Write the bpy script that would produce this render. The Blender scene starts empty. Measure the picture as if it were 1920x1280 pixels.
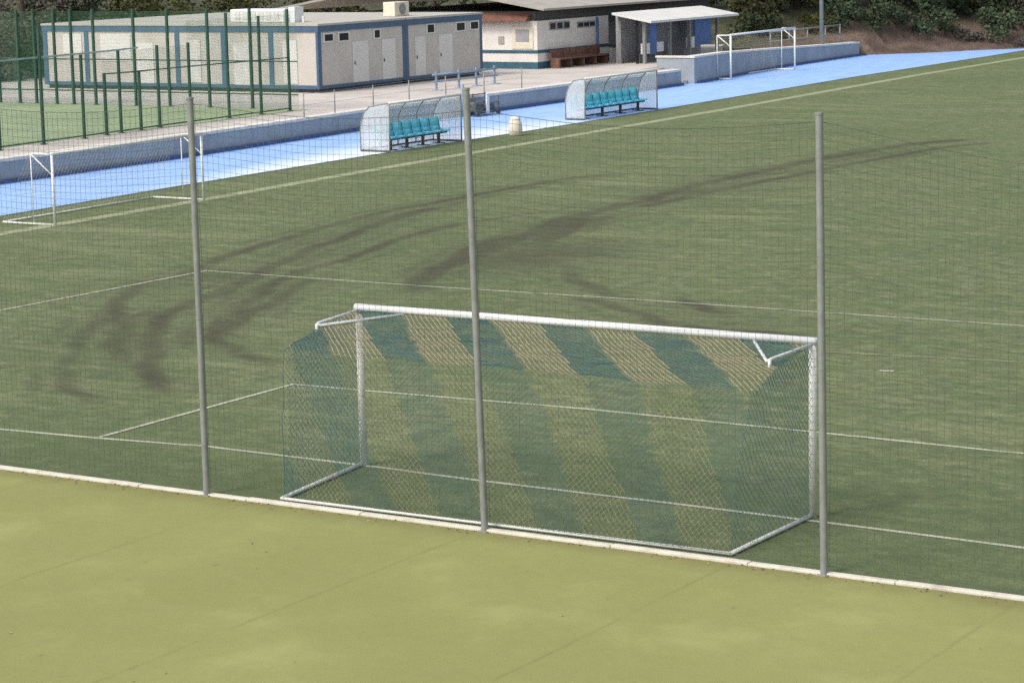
import bpy, math, random
import numpy as np
from mathutils import Matrix, Vector, noise

random.seed(7)
rng = np.random.default_rng(11)
sc = bpy.context.scene
COL = sc.collection
ORG = {}

# ------------------------------------------------------------------ materials
def new_mat(name):
    m = bpy.data.materials.new(name); m.use_nodes = True
    nt = m.node_tree; b = nt.nodes['Principled BSDF']
    return m, nt, b

def _noise(nt, vec, scale, detail=4, rough=.6):
    n = nt.nodes.new('ShaderNodeTexNoise')
    n.inputs['Scale'].default_value = scale; n.inputs['Detail'].default_value = detail
    n.inputs['Roughness'].default_value = rough
    if vec is not None: nt.links.new(vec, n.inputs['Vector'])
    return n.outputs['Fac']

def _ramp(nt, fac, lo, hi):
    r = nt.nodes.new('ShaderNodeMapRange'); r.interpolation_type = 'SMOOTHSTEP'
    r.inputs['From Min'].default_value = lo; r.inputs['From Max'].default_value = hi
    nt.links.new(fac, r.inputs['Value']); return r.outputs['Result']

def _mix(nt, fac, a, b, mode='MIX'):
    m = nt.nodes.new('ShaderNodeMix'); m.data_type = 'RGBA'; m.blend_type = mode
    if isinstance(fac, (int, float)): m.inputs[0].default_value = fac
    else: nt.links.new(fac, m.inputs[0])
    for s, v in ((6, a), (7, b)):
        if isinstance(v, tuple): m.inputs[s].default_value = (*v[:3], 1)
        else: nt.links.new(v, m.inputs[s])
    return m.outputs[2]

def _math(nt, op, a, b=None):
    m = nt.nodes.new('ShaderNodeMath'); m.operation = op
    for i, v in enumerate((a, b)):
        if v is None: continue
        if isinstance(v, (int, float)): m.inputs[i].default_value = v
        else: nt.links.new(v, m.inputs[i])
    return m.outputs[0]

def _pos(nt, scale=(1, 1, 1)):
    g = nt.nodes.new('ShaderNodeNewGeometry')
    mp = nt.nodes.new('ShaderNodeMapping'); mp.inputs['Scale'].default_value = scale
    nt.links.new(g.outputs['Position'], mp.inputs['Vector'])
    return mp.outputs['Vector']

def _bump(nt, b, fac, strength=.3, dist=.02):
    n = nt.nodes.new('ShaderNodeBump'); n.inputs['Strength'].default_value = strength
    n.inputs['Distance'].default_value = dist
    nt.links.new(fac, n.inputs['Height']); nt.links.new(n.outputs['Normal'], b.inputs['Normal'])

def mat(name, col, rough=.6, var=.15, scale=3., metal=0., dirt=None, dirt_amt=.4, dscale=1.2):
    m, nt, b = new_mat(name)
    v = _pos(nt)
    f = _ramp(nt, _noise(nt, v, scale, 5), .3, .7)
    d = tuple(c*(1-var) for c in col); l = tuple(min(1, c*(1+var)) for c in col)
    c = _mix(nt, f, d, l)
    if dirt:
        g = _ramp(nt, _noise(nt, v, dscale, 6, .7), .5, .75)
        c = _mix(nt, _math(nt, 'MULTIPLY', g, dirt_amt), c, dirt)
    nt.links.new(c, b.inputs['Base Color'])
    b.inputs['Roughness'].default_value = rough; b.inputs['Metallic'].default_value = metal
    return m

M = {}
M['white'] = mat('white_paint', (.74, .75, .75), .4, .05, 4, dirt=(.45, .43, .38), dirt_amt=.35, dscale=3)
M['white_old'] = mat('worn_white_paint', (.70, .70, .65), .5, .05, 4, dirt=(.35, .33, .27), dirt_amt=.5, dscale=5)
M['steel'] = mat('galvanised_steel', (.25, .26, .25), .55, .12, 6, .2)
M['steel_blue'] = mat('blue_grey_steel', (.22, .30, .42), .5, .1, 6)
M['dark'] = mat('dark_metal', (.045, .048, .05), .5, .3, 5)
M['dark_frame'] = mat('grey_machine', (.10, .10, .095), .6, .5, 6)
M['green_post'] = mat('green_post_paint', (.018, .070, .042), .5, .2, 5)
M['cream'] = mat('cream_panel', (.50, .47, .43), .55, .05, .7, dirt=(.36, .33, .28), dirt_amt=.5, dscale=.8)
M['cream_light'] = mat('pale_panel', (.62, .61, .58), .55, .04, .9)
M['blue'] = mat('cabin_blue', (.055, .108, .19), .5, .12, 2)
M['white_wall'] = mat('render_white', (.70, .67, .63), .8, .05, 1, dirt=(.5, .46, .42), dirt_amt=.4, dscale=1.1)
M['teal'] = mat('teal_band', (.03, .10, .15), .6, .15, 2)
M['glass'] = mat('dark_glass', (.015, .018, .024), .15, .1, 1)
M['tile'] = mat('brown_tile', (.17, .075, .05), .8, .3, 6)
M['roof'] = mat('fibre_sheet', (.36, .33, .29), .85, .1, 2, dirt=(.2, .19, .17), dirt_amt=.5)
M['cabin_roof'] = mat('cabin_roof_sheet', (.42, .40, .35), .8, .06, 1, dirt=(.25, .24, .21), dirt_amt=.5)
M['roof_white'] = mat('pale_roof', (.62, .61, .57), .6, .05, 1, dirt=(.5, .48, .44), dirt_amt=.5)
M['wood'] = mat('red_brown_wood', (.16, .075, .05), .7, .35, 5)
M['shade_wall'] = mat('grey_wall', (.31, .31, .33), .8, .12, 2)
M['royal'] = mat('royal_blue', (.07, .16, .40), .5, .12, 2)
M['wall_blue'] = mat('blue_grey_wall', (.29, .325, .365), .75, .10, 1.3, dirt=(.22, .24, .28), dirt_amt=.7, dscale=.7)
M['wall_dark'] = mat('dark_blue_strip', (.05, .09, .22), .7, .2, 2)
M['coping'] = mat('pale_coping', (.66, .62, .56), .8, .1, 2)
M['terrace'] = mat('terrace_concrete', (.50, .455, .41), .85, .12, .6, dirt=(.36, .31, .28), dirt_amt=.6, dscale=.5)
M['court'] = mat('court_green', (.27, .34, .19), .85, .14, .5, dirt=(.24, .27, .15), dirt_amt=.6, dscale=.3)
M['kerb'] = mat('concrete_kerb', (.60, .56, .48), .8, .10, 4, dirt=(.30, .26, .20), dirt_amt=.7, dscale=3)
M['line'] = mat('faded_line_paint', (.37, .385, .28), .85, .15, 2, dirt=(.16, .18, .10), dirt_amt=.8, dscale=2.5)
M['line_pale'] = mat('very_faded_line_paint', (.26, .28, .16), .9, .15, 2, dirt=(.12, .15, .07), dirt_amt=1.0, dscale=.8)
M['net_blue'] = mat('blue_net_cord', (.035, .12, .15), .7, .25, 8)
M['net_light'] = mat('pale_net_cord', (.33, .30, .20), .7, .15, 8)
M['net_grey'] = mat('grey_green_cord', (.068, .078, .056), .7, .25, 3)
M['rope'] = mat('pale_rope', (.42, .44, .37), .8, .1, 5)
M['seat'] = mat('cyan_seat', (.18, .71, .92), .4, .15, 4)
M['drum'] = mat('cream_plastic', (.68, .62, .50), .5, .06, 3)
M['bark'] = mat('bark', (.075, .06, .045), .9, .4, 8)

def leaf_mat(name, a, b):
    m, nt, bs = new_mat(name)
    oi = nt.nodes.new('ShaderNodeObjectInfo')
    f = _ramp(nt, _noise(nt, _pos(nt), .9, 4), .3, .7)
    c = _mix(nt, f, a, b)
    h = nt.nodes.new('ShaderNodeHueSaturation')
    r = nt.nodes.new('ShaderNodeMapRange'); nt.links.new(oi.outputs['Random'], r.inputs['Value'])
    r.inputs['To Min'].default_value = .75; r.inputs['To Max'].default_value = 1.2
    nt.links.new(r.outputs['Result'], h.inputs['Value']); nt.links.new(c, h.inputs['Color'])
    nt.links.new(h.outputs['Color'], bs.inputs['Base Color']); bs.inputs['Roughness'].default_value = .85; bs.inputs['Specular IOR Level'].default_value = .1
    return m
M['leaf'] = leaf_mat('olive_leaves', (.055, .062, .022), (.11, .115, .045))
M['leaf_dark'] = leaf_mat('dark_leaves', (.040, .058, .034), (.082, .105, .056))
M['leaf_dry'] = leaf_mat('dry_twigs', (.085, .075, .06), (.15, .135, .11))

def clear_sheet(name, col, alpha):
    m, nt, b = new_mat(name)
    b.inputs['Base Color'].default_value = (*col, 1); b.inputs['Roughness'].default_value = .3
    f = _noise(nt, _pos(nt), 2.5, 4)
    a = _math(nt, 'ADD', _math(nt, 'MULTIPLY', f, .25), alpha - .12)
    nt.links.new(a, b.inputs['Alpha']); return m
M['poly'] = clear_sheet('polycarbonate', (.72, .75, .76), .36)
M['poly_top'] = clear_sheet('polycarbonate_roof', (.82, .86, .87), .42)

def wire_mat(name, col, spacing, width):
    m, nt, b = new_mat(name)
    b.inputs['Base Color'].default_value = (*col, 1)
    g = nt.nodes.new('ShaderNodeNewGeometry'); s = nt.nodes.new('ShaderNodeSeparateXYZ')
    nt.links.new(g.outputs['Position'], s.inputs[0])
    xy = _math(nt, 'ADD', s.outputs[0], s.outputs[1])
    outs = []
    for v in (xy, s.outputs[2]):
        fr = _math(nt, 'FRACT', _math(nt, 'DIVIDE', v, spacing))
        outs.append(_math(nt, 'LESS_THAN', fr, width))
    nt.links.new(_math(nt, 'MAXIMUM', outs[0], outs[1]), b.inputs['Alpha']); return m
M['wire'] = wire_mat('green_wire_mesh', (.06, .16, .09), .06, .115)
M['wire_grey'] = wire_mat('grey_wire_mesh', (.35, .36, .36), .08, .05)

# artificial turf with stains of its own stored per vertex
def turf_mat():
    m, nt, b = new_mat('worn_turf')
    v = _pos(nt); vs = _pos(nt, (.9, 1.15, 1)); vd = _pos(nt, (1, 1, 1))
    big = _ramp(nt, _noise(nt, v, .16, 5, .6), .35, .68)
    mid = _ramp(nt, _noise(nt, vs, .9, 5, .65), .36, .64)
    fine = _ramp(nt, _noise(nt, vs, 3.0, 3, .62), .36, .64)
    vf = _noise(nt, vd, 26, 3, .7)
    c = _mix(nt, big, (.080, .131, .045), (.150, .186, .083))
    c = _mix(nt, _math(nt, 'MULTIPLY', mid, .6), c, (.170, .165, .085))
    c = _mix(nt, _math(nt, 'MULTIPLY', fine, .70), c, (.062, .085, .042))
    sp = _ramp(nt, _noise(nt, vs, 2.0, 4, .65), .48, .74)
    c = _mix(nt, _math(nt, 'MULTIPLY', sp, .7), c, (.225, .245, .128))
    g2 = nt.nodes.new('ShaderNodeNewGeometry'); m2 = nt.nodes.new('ShaderNodeMapping')
    m2.inputs['Rotation'].default_value = (0, 0, math.radians(-30)); m2.inputs['Scale'].default_value = (.16, .85, 1)
    nt.links.new(g2.outputs['Position'], m2.inputs['Vector'])
    drift = _ramp(nt, _noise(nt, m2.outputs['Vector'], 1.0, 4, .6), .48, .66)       # pale drifts of sand left by the drag brush
    drift = _math(nt, 'MULTIPLY', drift, _ramp(nt, _noise(nt, v, .09, 3), .40, .60))
    c = _mix(nt, _math(nt, 'MULTIPLY', drift, .55), c, (.235, .255, .135))
    sy = nt.nodes.new('ShaderNodeSeparateXYZ'); nt.links.new(v, sy.inputs[0])
    lush = _math(nt, 'SUBTRACT', 1.0, _ramp(nt, _math(nt, 'ADD', sy.outputs[1], _math(nt, 'MULTIPLY', _noise(nt, v, .5, 3), 3.0)), -1.0, 7.5))
    c = _mix(nt, _math(nt, 'MULTIPLY', lush, .42), c, (.066, .108, .036))   # little trodden strip behind the goal
    at = nt.nodes.new('ShaderNodeAttribute'); at.attribute_name = 'stain_sheen'
    brk = _ramp(nt, _noise(nt, vs, 1.8, 4, .7), .34, .58)
    st = _math(nt, 'MULTIPLY', at.outputs['Fac'], _math(nt, 'ADD', _math(nt, 'MULTIPLY', brk, .35), .65))
    gr = _ramp(nt, _noise(nt, vd, 13, 2, .6), .36, .64)
    c = _mix(nt, _math(nt, 'MULTIPLY', gr, .42), c, (.055, .085, .030))
    c = _mix(nt, _math(nt, 'MULTIPLY', vf, .22), c, (.27, .28, .17))
    c = _mix(nt, _math(nt, 'MULTIPLY', st, .88), c, (.056, .052, .034))
    nt.links.new(c, b.inputs['Base Color']); b.inputs['Roughness'].default_value = .9
    b.inputs['Specular IOR Level'].default_value = .15
    _bump(nt, b, vf, .6, .03)
    return m
M['turf'] = turf_mat()

def sand_turf():
    m, nt, b = new_mat('sand_filled_turf')
    v = _pos(nt)
    big = _ramp(nt, _noise(nt, v, .22, 5, .6), .32, .7)
    mid = _ramp(nt, _noise(nt, v, 1.1, 6, .7), .35, .7)
    fin = _noise(nt, v, 30, 3, .7)
    c = _mix(nt, big, (.232, .242, .084), (.274, .286, .102))
    c = _mix(nt, _math(nt, 'MULTIPLY', mid, .5), c, (.240, .258, .098))
    c = _mix(nt, _math(nt, 'MULTIPLY', fin, .22), c, (.20, .19, .08))
    pat = _ramp(nt, _noise(nt, v, 4.5, 4, .7), .40, .62)
    c = _mix(nt, _math(nt, 'MULTIPLY', pat, .14), c, (.19, .19, .085))
    pale = _ramp(nt, _noise(nt, v, .45, 4, .65), .52, .7)
    c = _mix(nt, _math(nt, 'MULTIPLY', pale, .25), c, (.37, .37, .16))
    # seams between rolls of turf every 3.75 m, with blurred worn edges
    s = nt.nodes.new('ShaderNodeSeparateXYZ'); nt.links.new(v, s.inputs[0])
    wob = _math(nt, 'MULTIPLY', _noise(nt, v, .8, 2), .10)
    fr = _math(nt, 'FRACT', _math(nt, 'DIVIDE', _math(nt, 'ADD', s.outputs[0], wob), 3.82))
    d = _math(nt, 'MINIMUM', fr, _math(nt, 'SUBTRACT', 1.0, fr))
    seam = _math(nt, 'SUBTRACT', 1.0, _ramp(nt, d, .0, .014))
    seam = _math(nt, 'MULTIPLY', seam, _ramp(nt, _noise(nt, v, .9, 4), .35, .6))
    c = _mix(nt, _math(nt, 'MULTIPLY', seam, .28), c, (.13, .13, .05))
    spot = _ramp(nt, _noise(nt, v, 2.6, 3, .6), .68, .74)
    c = _mix(nt, _math(nt, 'MULTIPLY', spot, .5), c, (.16, .14, .07))
    # leaf litter and dirt gathered along the kerb (Y about -2.6)
    ed = _ramp(nt, _math(nt, 'ADD', s.outputs[1], _math(nt, 'MULTIPLY', _noise(nt, v, 1.6, 5, .7), .9)), -2.75, -2.0)
    c = _mix(nt, _math(nt, 'MULTIPLY', ed, .55), c, (.16, .135, .06))
    nt.links.new(c, b.inputs['Base Color']); b.inputs['Roughness'].default_value = .9
    b.inputs['Specular IOR Level'].default_value = .15
    _bump(nt, b, fin, .25, .015)
    return m
M['sand'] = sand_turf()

def track_mat():
    m, nt, b = new_mat('blue_track')
    v = _pos(nt); vy = _pos(nt, (2.5, .5, 1))
    c = _mix(nt, _ramp(nt, _noise(nt, vy, .9, 5, .65), .3, .7), (.25, .43, .79), (.34, .52, .85))
    at = nt.nodes.new('ShaderNodeAttribute'); at.attribute_name = 'stain_sheen'
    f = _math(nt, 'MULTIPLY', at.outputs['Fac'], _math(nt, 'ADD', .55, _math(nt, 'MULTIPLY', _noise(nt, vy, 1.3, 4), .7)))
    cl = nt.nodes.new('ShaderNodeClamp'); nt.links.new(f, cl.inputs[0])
    c = _mix(nt, _math(nt, 'MULTIPLY', cl.outputs[0], .95), c, (.80, .85, .92))  # pale sheen painted into the track colour
    nt.links.new(c, b.inputs['Base Color']); b.inputs['Roughness'].default_value = .55
    return m
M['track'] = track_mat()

def bank_mat():
    m, nt, b = new_mat('earth_bank')
    v = _pos(nt)
    c = _mix(nt, _ramp(nt, _noise(nt, v, .5, 6, .7), .35, .65), (.085, .058, .044), (.155, .108, .084))
    g = _ramp(nt, _noise(nt, v, .23, 5, .7), .52, .66)
    s = nt.nodes.new('ShaderNodeSeparateXYZ'); nt.links.new(v, s.inputs[0])
    veg = _math(nt, 'MAXIMUM', _ramp(nt, s.outputs[2], 1.1, 2.4), _ramp(nt, _math(nt, 'MULTIPLY', s.outputs[0], -1.0), 47, 52))
    c = _mix(nt, _math(nt, 'MULTIPLY', g, .6), c, (.07, .075, .04))
    und = _mix(nt, _ramp(nt, _noise(nt, v, .8, 6, .75), .35, .65), (.030, .034, .018), (.085, .088, .04))
    c = _mix(nt, veg, c, und)
    nt.links.new(c, b.inputs['Base Color']); b.inputs['Roughness'].default_value = .95
    _bump(nt, b, _noise(nt, v, 2, 5), 1., .3)
    return m
M['bank'] = bank_mat()
M['soil'] = mat('bare_soil', (.16, .13, .09), .95, .25, .4)

# ------------------------------------------------------------------ mesh helpers
class MB:
    def __init__(s): s.v = []; s.f = []; s.mi = []
    def face(s, pts, mi=0):
        n = len(s.v); s.v += [tuple(p) for p in pts]; s.f.append(list(range(n, n+len(pts)))); s.mi.append(mi)
    def box(s, a, b, mi=0):
        x0, y0, z0 = a; x1, y1, z1 = b
        if x0 > x1: x0, x1 = x1, x0
        if y0 > y1: y0, y1 = y1, y0
        if z0 > z1: z0, z1 = z1, z0
        n = len(s.v)
        s.v += [(x0,y0,z0),(x1,y0,z0),(x1,y1,z0),(x0,y1,z0),(x0,y0,z1),(x1,y0,z1),(x1,y1,z1),(x0,y1,z1)]
        for q in ((3,2,1,0),(4,5,6,7),(0,1,5,4),(1,2,6,5),(2,3,7,6),(3,0,4,7)):
            s.f.append([n+i for i in q]); s.mi.append(mi)
        return s
    def tube(s, pts, r, n=8, mi=0, cap=True):
        pts = [Vector(p) for p in pts]; rs = r if isinstance(r, (list, tuple)) else [r]*len(pts)
        base = len(s.v); prev = None
        for i, p in enumerate(pts):
            t = (pts[min(i+1, len(pts)-1)] - pts[max(i-1, 0)]).normalized()
            if prev is None:
                ref = Vector((0, 0, 1)) if abs(t.z) < .9 else Vector((1, 0, 0))
                a = t.cross(ref).normalized()
            else: a = (prev - t*prev.dot(t)).normalized()
            prev = a; b = t.cross(a)
            for k in range(n):
                w = 2*math.pi*k/n
                s.v.append(tuple(p + (a*math.cos(w) + b*math.sin(w))*rs[i]))
        for i in range(len(pts)-1):
            for k in range(n):
                k2 = (k+1) % n
                s.f.append([base+i*n+k, base+i*n+k2, base+(i+1)*n+k2, base+(i+1)*n+k]); s.mi.append(mi)
        if cap:
            s.f.append([base+k for k in range(n)][::-1]); s.mi.append(mi)
            e = base+(len(pts)-1)*n; s.f.append([e+k for k in range(n)]); s.mi.append(mi)
        return s
    def prism(s, poly, z0, z1, mi=0):
        n = len(poly); z1 = z1 if isinstance(z1, (list, tuple)) else [z1]*n
        z0 = z0 if isinstance(z0, (list, tuple)) else [z0]*n
        lo = [(x, y, z0[i]) for i, (x, y) in enumerate(poly)]; hi = [(x, y, z1[i]) for i, (x, y) in enumerate(poly)]
        s.face(hi, mi); s.face(lo[::-1], mi)
        for i in range(n):
            j = (i+1) % n; s.face([lo[i], lo[j], hi[j], hi[i]], mi)
        return s
    def build(s, name, m, parent=None, smooth=False, bevel=0.):
        me = bpy.data.meshes.new(name)
        o3 = ORG.get(parent.name, Vector((0, 0, 0))) if parent else Vector((0, 0, 0))
        me.from_pydata([(x-o3.x, y-o3.y, z-o3.z) for x, y, z in s.v], [], s.f); me.update()
        for mm in (m if isinstance(m, (list, tuple)) else [m]): me.materials.append(mm)
        me.polygons.foreach_set('material_index', s.mi)
        if smooth: me.polygons.foreach_set('use_smooth', [True]*len(s.f))
        o = bpy.data.objects.new(name, me); COL.objects.link(o)
        if parent: o.parent = parent
        ORG[o.name] = o3
        if bevel:
            bv = o.modifiers.new('bevel', 'BEVEL'); bv.width = bevel; bv.segments = 2; bv.limit_method = 'ANGLE'
        return o

def tag(o, label=None, cat=None, group=None, kind=None):
    for k, v in (('label', label), ('category', cat), ('group', group), ('kind', kind)):
        if v: o[k] = v
    return o
def thing(name, label, cat, loc=(0, 0, 0), group=None):
    o = bpy.data.objects.new(name, None); o.empty_display_size = .2; COL.objects.link(o)
    o.location = loc; ORG[o.name] = Vector(loc)
    return tag(o, label, cat, group)
def clone(root, loc, rz=0, scale=1, label=None, group=None):
    r = root.copy(); COL.objects.link(r); r.location = loc; r.rotation_euler = (0, 0, rz); r.scale = (scale,)*3
    if label: r['label'] = label
    if group: r['group'] = group
    for ch in list(root.children):
        c = ch.copy(); COL.objects.link(c); c.parent = r
        for g in list(ch.children):
            d = g.copy(); COL.objects.link(d); d.parent = c
    return r
def lerp(a, b, t): return a + (b-a)*t
def interp(xs, ys, x): return float(np.interp(x, xs, ys))

def grid_obj(name, X, Y, Z, m, attr=None):
    ny, nx = X.shape
    v = np.stack([X, Y, Z], -1).reshape(-1, 3)
    i = np.arange(ny*nx).reshape(ny, nx)
    f = np.stack([i[:-1, :-1], i[:-1, 1:], i[1:, 1:], i[1:, :-1]], -1).reshape(-1, 4)
    me = bpy.data.meshes.new(name); me.from_pydata(v.tolist(), [], f.tolist()); me.update()
    me.materials.append(m)
    if attr is not None:
        a = me.attributes.new('stain_sheen', 'FLOAT', 'POINT'); a.data.foreach_set('value', attr.reshape(-1).astype(np.float32))
    o = bpy.data.objects.new(name, me); COL.objects.link(o); return o

# ------------------------------------------------------------------ ground, pitch, track
g = MB(); g.face([(-600, -300, -.12), (600, -300, -.12), (600, 700, -.12), (-600, 700, -.12)])
tag(g.build('ground', M['soil']), kind='structure')

KY0, KY1 = -2.54, -2.42     # kerb between the two fields
f = MB(); f.face([(-60, -70, 0), (60, -70, 0), (60, KY0, 0), (-60, KY0, 0)])
tag(f.build('lower_field', M['sand']), kind='structure')
k = MB()
x = -40.
while x < 40:
    dz = random.uniform(-.006, .006); dy = random.uniform(-.008, .008)
    k.box((x+.003, KY0+dy, -.1), (x+1.997, KY1+dy, .035+dz)); x += 2.0
tag(k.build('kerb', M['kerb'], bevel=.012), kind='structure')

EY = [-70, 23.5, 32.5, 43.3, 57.5, 66, 90.5, 112, 140]
EX = [-33.0, -33.5, -34.06, -34.45, -34.6, -34.95, -36.2, -36.6, -37.5]
def edge_x(y): return np.interp(y, EY, EX)

MARKS = [
 (0.20,0.75,[(-21.8,41.1),(-23.2,38.9),(-23.4,33.5),(-23.4,29.6),(-22.8,25.5),(-22.3,22.6),(-21.6,19.8),(-21.0,18.0),(-20.2,15.7),(-20.2,14.5),(-18.9,12.2),(-17.5,10.1),(-15.6,7.7)]),
 (0.21,0.95,[(-22.0,31.1),(-22.5,29.1),(-20.9,23.8),(-20.3,21.0),(-19.2,18.1),(-18.0,15.4),(-17.4,13.4),(-17.0,11.9),(-15.6,9.5),(-13.9,7.1),(-12.4,5.3),(-11.0,4.1),(-9.7,3.3)]),
 (0.18,0.85,[(-19.9,27.4),(-19.5,24.7),(-18.7,21.3),(-18.3,19.8),(-17.9,17.3),(-17.1,15.2),(-16.0,12.9),(-14.9,10.8),(-13.8,8.9),(-12.5,7.8),(-11.3,7.1),(-9.9,6.5)]),
 (0.18,0.70,[(-16.8,17.5),(-16.5,15.5),(-16.0,14.0),(-15.0,11.8),(-14.0,9.8),(-13.1,8.3)]),
 (0.15,0.60,[(-18.3,11.4),(-17.5,9.6),(-15.8,7.1),(-14.1,4.9),(-12.6,3.3),(-11.4,2.5),(-10.7,2.7)]),
 (0.17,0.60,[(-17.2,11.8),(-17.0,10.4),(-15.6,8.1),(-14.3,6.5),(-13.0,5.5)]),
 (0.30,1.00,[(-17.9,29.9),(-16.8,26.2),(-16.1,23.5),(-15.7,21.6),(-15.1,19.2),(-14.2,17.1),(-13.2,15.2)]),
 (0.22,0.80,[(-16.7,25.5),(-16.5,23.3),(-15.3,19.7),(-14.6,18.1)]),
 (0.34,1.00,[(-16.3,57.1),(-17.7,53.8),(-18.3,47.1),(-18.3,42.9),(-18.4,39.6),(-18.0,36.7),(-17.7,34.4),(-17.8,32.5),(-17.4,30.1),(-16.2,26.5),(-16.6,25.6),(-16.3,23.6),(-15.9,21.7)]),
 (0.24,0.80,[(-15.2,56.0),(-16.3,51.6),(-16.8,44.6),(-16.9,40.1),(-17.0,37.1),(-17.0,35.1),(-17.0,32.0)]),
 (0.26,0.70,[(-16.6,31.2),(-16.6,28.7),(-15.8,26.0),(-14.8,23.5),(-14.5,21.6)]),
 (0.20,0.85,[(-10.4,16.3),(-9.3,16.3),(-7.5,15.1),(-6.2,14.2),(-4.9,13.9),(-2.7,13.8)]),
 (0.20,0.90,[(-8.0,17.4),(-7.0,16.7),(-6.0,16.0),(-5.0,15.7)]),
 (0.22,0.60,[(-13.7,22.6),(-11.7,19.7),(-9.8,17.6),(-8.4,16.7)]),
 (0.17,0.50,[(-22.7,28.9),(-22.5,30.3),(-23.3,33.3),(-23.4,36.2),(-22.8,38.6)]),
 (0.17,0.50,[(-19.5,24.1),(-19.6,27.5),(-19.0,30.3),(-19.1,33.0)]),
]
def smooth_poly(P, n=6):
    P = [np.array(p, float) for p in P]; out = []
    for i in range(len(P)-1):
        p0, p1, p2, p3 = P[max(i-1, 0)], P[i], P[i+1], P[min(i+2, len(P)-1)]
        for t in np.arange(n)/n:
            out.append(.5*((2*p1)+(-p0+p2)*t+(2*p0-5*p1+4*p2-p3)*t*t+(-p0+3*p1-3*p2+p3)*t**3))
    out.append(P[-1]); return np.array(out)

us = np.concatenate([np.arange(0, 9, .3), np.arange(9, 33, .1), np.linspace(33.3, 45, 24), np.linspace(47, 90, 12)])
ys = np.concatenate([np.arange(KY1, 2.4, .4), np.arange(2.5, 36, .1), np.arange(36.1, 60, .25), np.linspace(60.5, 120, 60)])
U, Y = np.meshgrid(us, ys); X = edge_x(Y) + U
st = np.zeros_like(X)
def seg_dist(xs_, ys_, P):
    d = np.full(xs_.shape, 1e9); run = np.zeros(xs_.shape); L0 = 0
    for a, b in zip(P[:-1], P[1:]):
        ab = b-a; L = ab@ab + 1e-9
        t = np.clip(((xs_-a[0])*ab[0]+(ys_-a[1])*ab[1])/L, 0, 1)
        dd = np.hypot(xs_-a[0]-t*ab[0], ys_-a[1]-t*ab[1])
        m_ = dd < d; d[m_] = dd[m_]; run[m_] = (L0 + t*math.sqrt(L))[m_]; L0 += math.sqrt(L)
    return d, run, L0
for mi_, (w, s_, P) in enumerate(MARKS):
    P = smooth_poly(P); w = min(w, .30)
    T_ = np.gradient(P, axis=0); T_ /= np.linalg.norm(T_, axis=1)[:, None] + 1e-9
    N_ = np.stack([-T_[:, 1], T_[:, 0]], 1)
    lo = P.min(0)-3*w-2; hi = P.max(0)+3*w+2
    sel = (X > lo[0]) & (X < hi[0]) & (Y > lo[1]) & (Y < hi[1])
    xs_, ys_ = X[sel], Y[sel]; acc = st[sel]
    d, run, L0 = seg_dist(xs_, ys_, P)
    end = np.clip(np.minimum(run, L0-run)/1.2, 0, 1)
    acc = 1-(1-acc)*(1-.26*s_*np.exp(-(d/(w*2.2+.2))**2)*end)
    nq_ = 1
    for q in range(nq_):           # separate scrub lines of the skidding tyres
        off = (q-(nq_-1)/2+rng.uniform(-.15, .15))*.3; ph = rng.uniform(0, 6.28); k_ = rng.uniform(.03, .10)
        wob = off + k_*np.sin(np.arange(len(P))*.35 + ph) + .06*np.sin(np.arange(len(P))*.9+ph*2)
        d, run, L0 = seg_dist(xs_, ys_, P + N_*wob[:, None])
        ww = w*1.22; g_ = .80 + .20*np.sin(run*rng.uniform(.5, 1.1) + ph)
        end = np.clip((run - rng.uniform(0, .05)*L0)/.9, 0, 1)*np.clip(((1-rng.uniform(0, .05))*L0-run)/.9, 0, 1)
        acc = 1-(1-acc)*(1-min(1, s_*1.2)*np.exp(-(d/ww)**4)*g_*end)
    for off in (-.62, .66):                       # thinner scrub lines on either side
        d, run, L0 = seg_dist(xs_, ys_, P + N_*(off + .08*np.sin(np.arange(len(P))*.5 + mi_))[:, None])
        end = np.clip((run-.1*L0)/1.0, 0, 1)*np.clip((.85*L0-run)/1.0, 0, 1)
        acc = 1-(1-acc)*(1-.55*s_*np.exp(-(d/.15)**2)*end*(.6+.4*np.sin(run*.9+mi_*2+off*5)))
    st[sel] = acc
# broad dirt round the skids
for cx, cy, rx, ry, a in ((-14.2, 22, 2.2, 3.4, .85), (-19.2, 16.6, 1.6, 2.6, .55), (-15, 10, 3, 4, .15), (-17.5, 35, 2.5, 12, .25), (-6, 15, 4, 1.6, .25)):
    st = np.maximum(st, a*np.exp(-((X-cx)/rx)**2-((Y-cy)/ry)**2))
tag(grid_obj('pitch', X, Y, np.full_like(X, .012), M['turf'], np.clip(st, 0, 1)), kind='structure')

us = np.linspace(0, 1, 30); ys = np.linspace(-10, 126, 160)
U, Y = np.meshgrid(us, ys)
XR = edge_x(Y) + 1.0; X = -46 + U*(XR+46)
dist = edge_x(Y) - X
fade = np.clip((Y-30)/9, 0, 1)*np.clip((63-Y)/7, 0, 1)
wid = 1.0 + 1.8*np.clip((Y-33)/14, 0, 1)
st = fade*np.clip(1.35 - np.abs(dist)/wid, 0, 1)  # mask of the painted sheen beside the turf edge
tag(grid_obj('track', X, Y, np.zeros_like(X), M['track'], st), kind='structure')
# dark strip painted as the kerb shadow between turf and track
ed = MB(); yy = list(np.linspace(-2.4, 118, 90))
for a, b in zip(yy[:-1], yy[1:]):
    ea, eb = float(edge_x(a)), float(edge_x(b))
    ed.face([(ea-.16, a, .019), (ea+.02, a, .019), (eb+.02, b, .019), (eb-.16, b, .019)])
tag(ed.build('kerb_shadow_strip', mat('kerb_shadow_colour', (.06, .085, .075), .8, .25, 3)), kind='structure')

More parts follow.
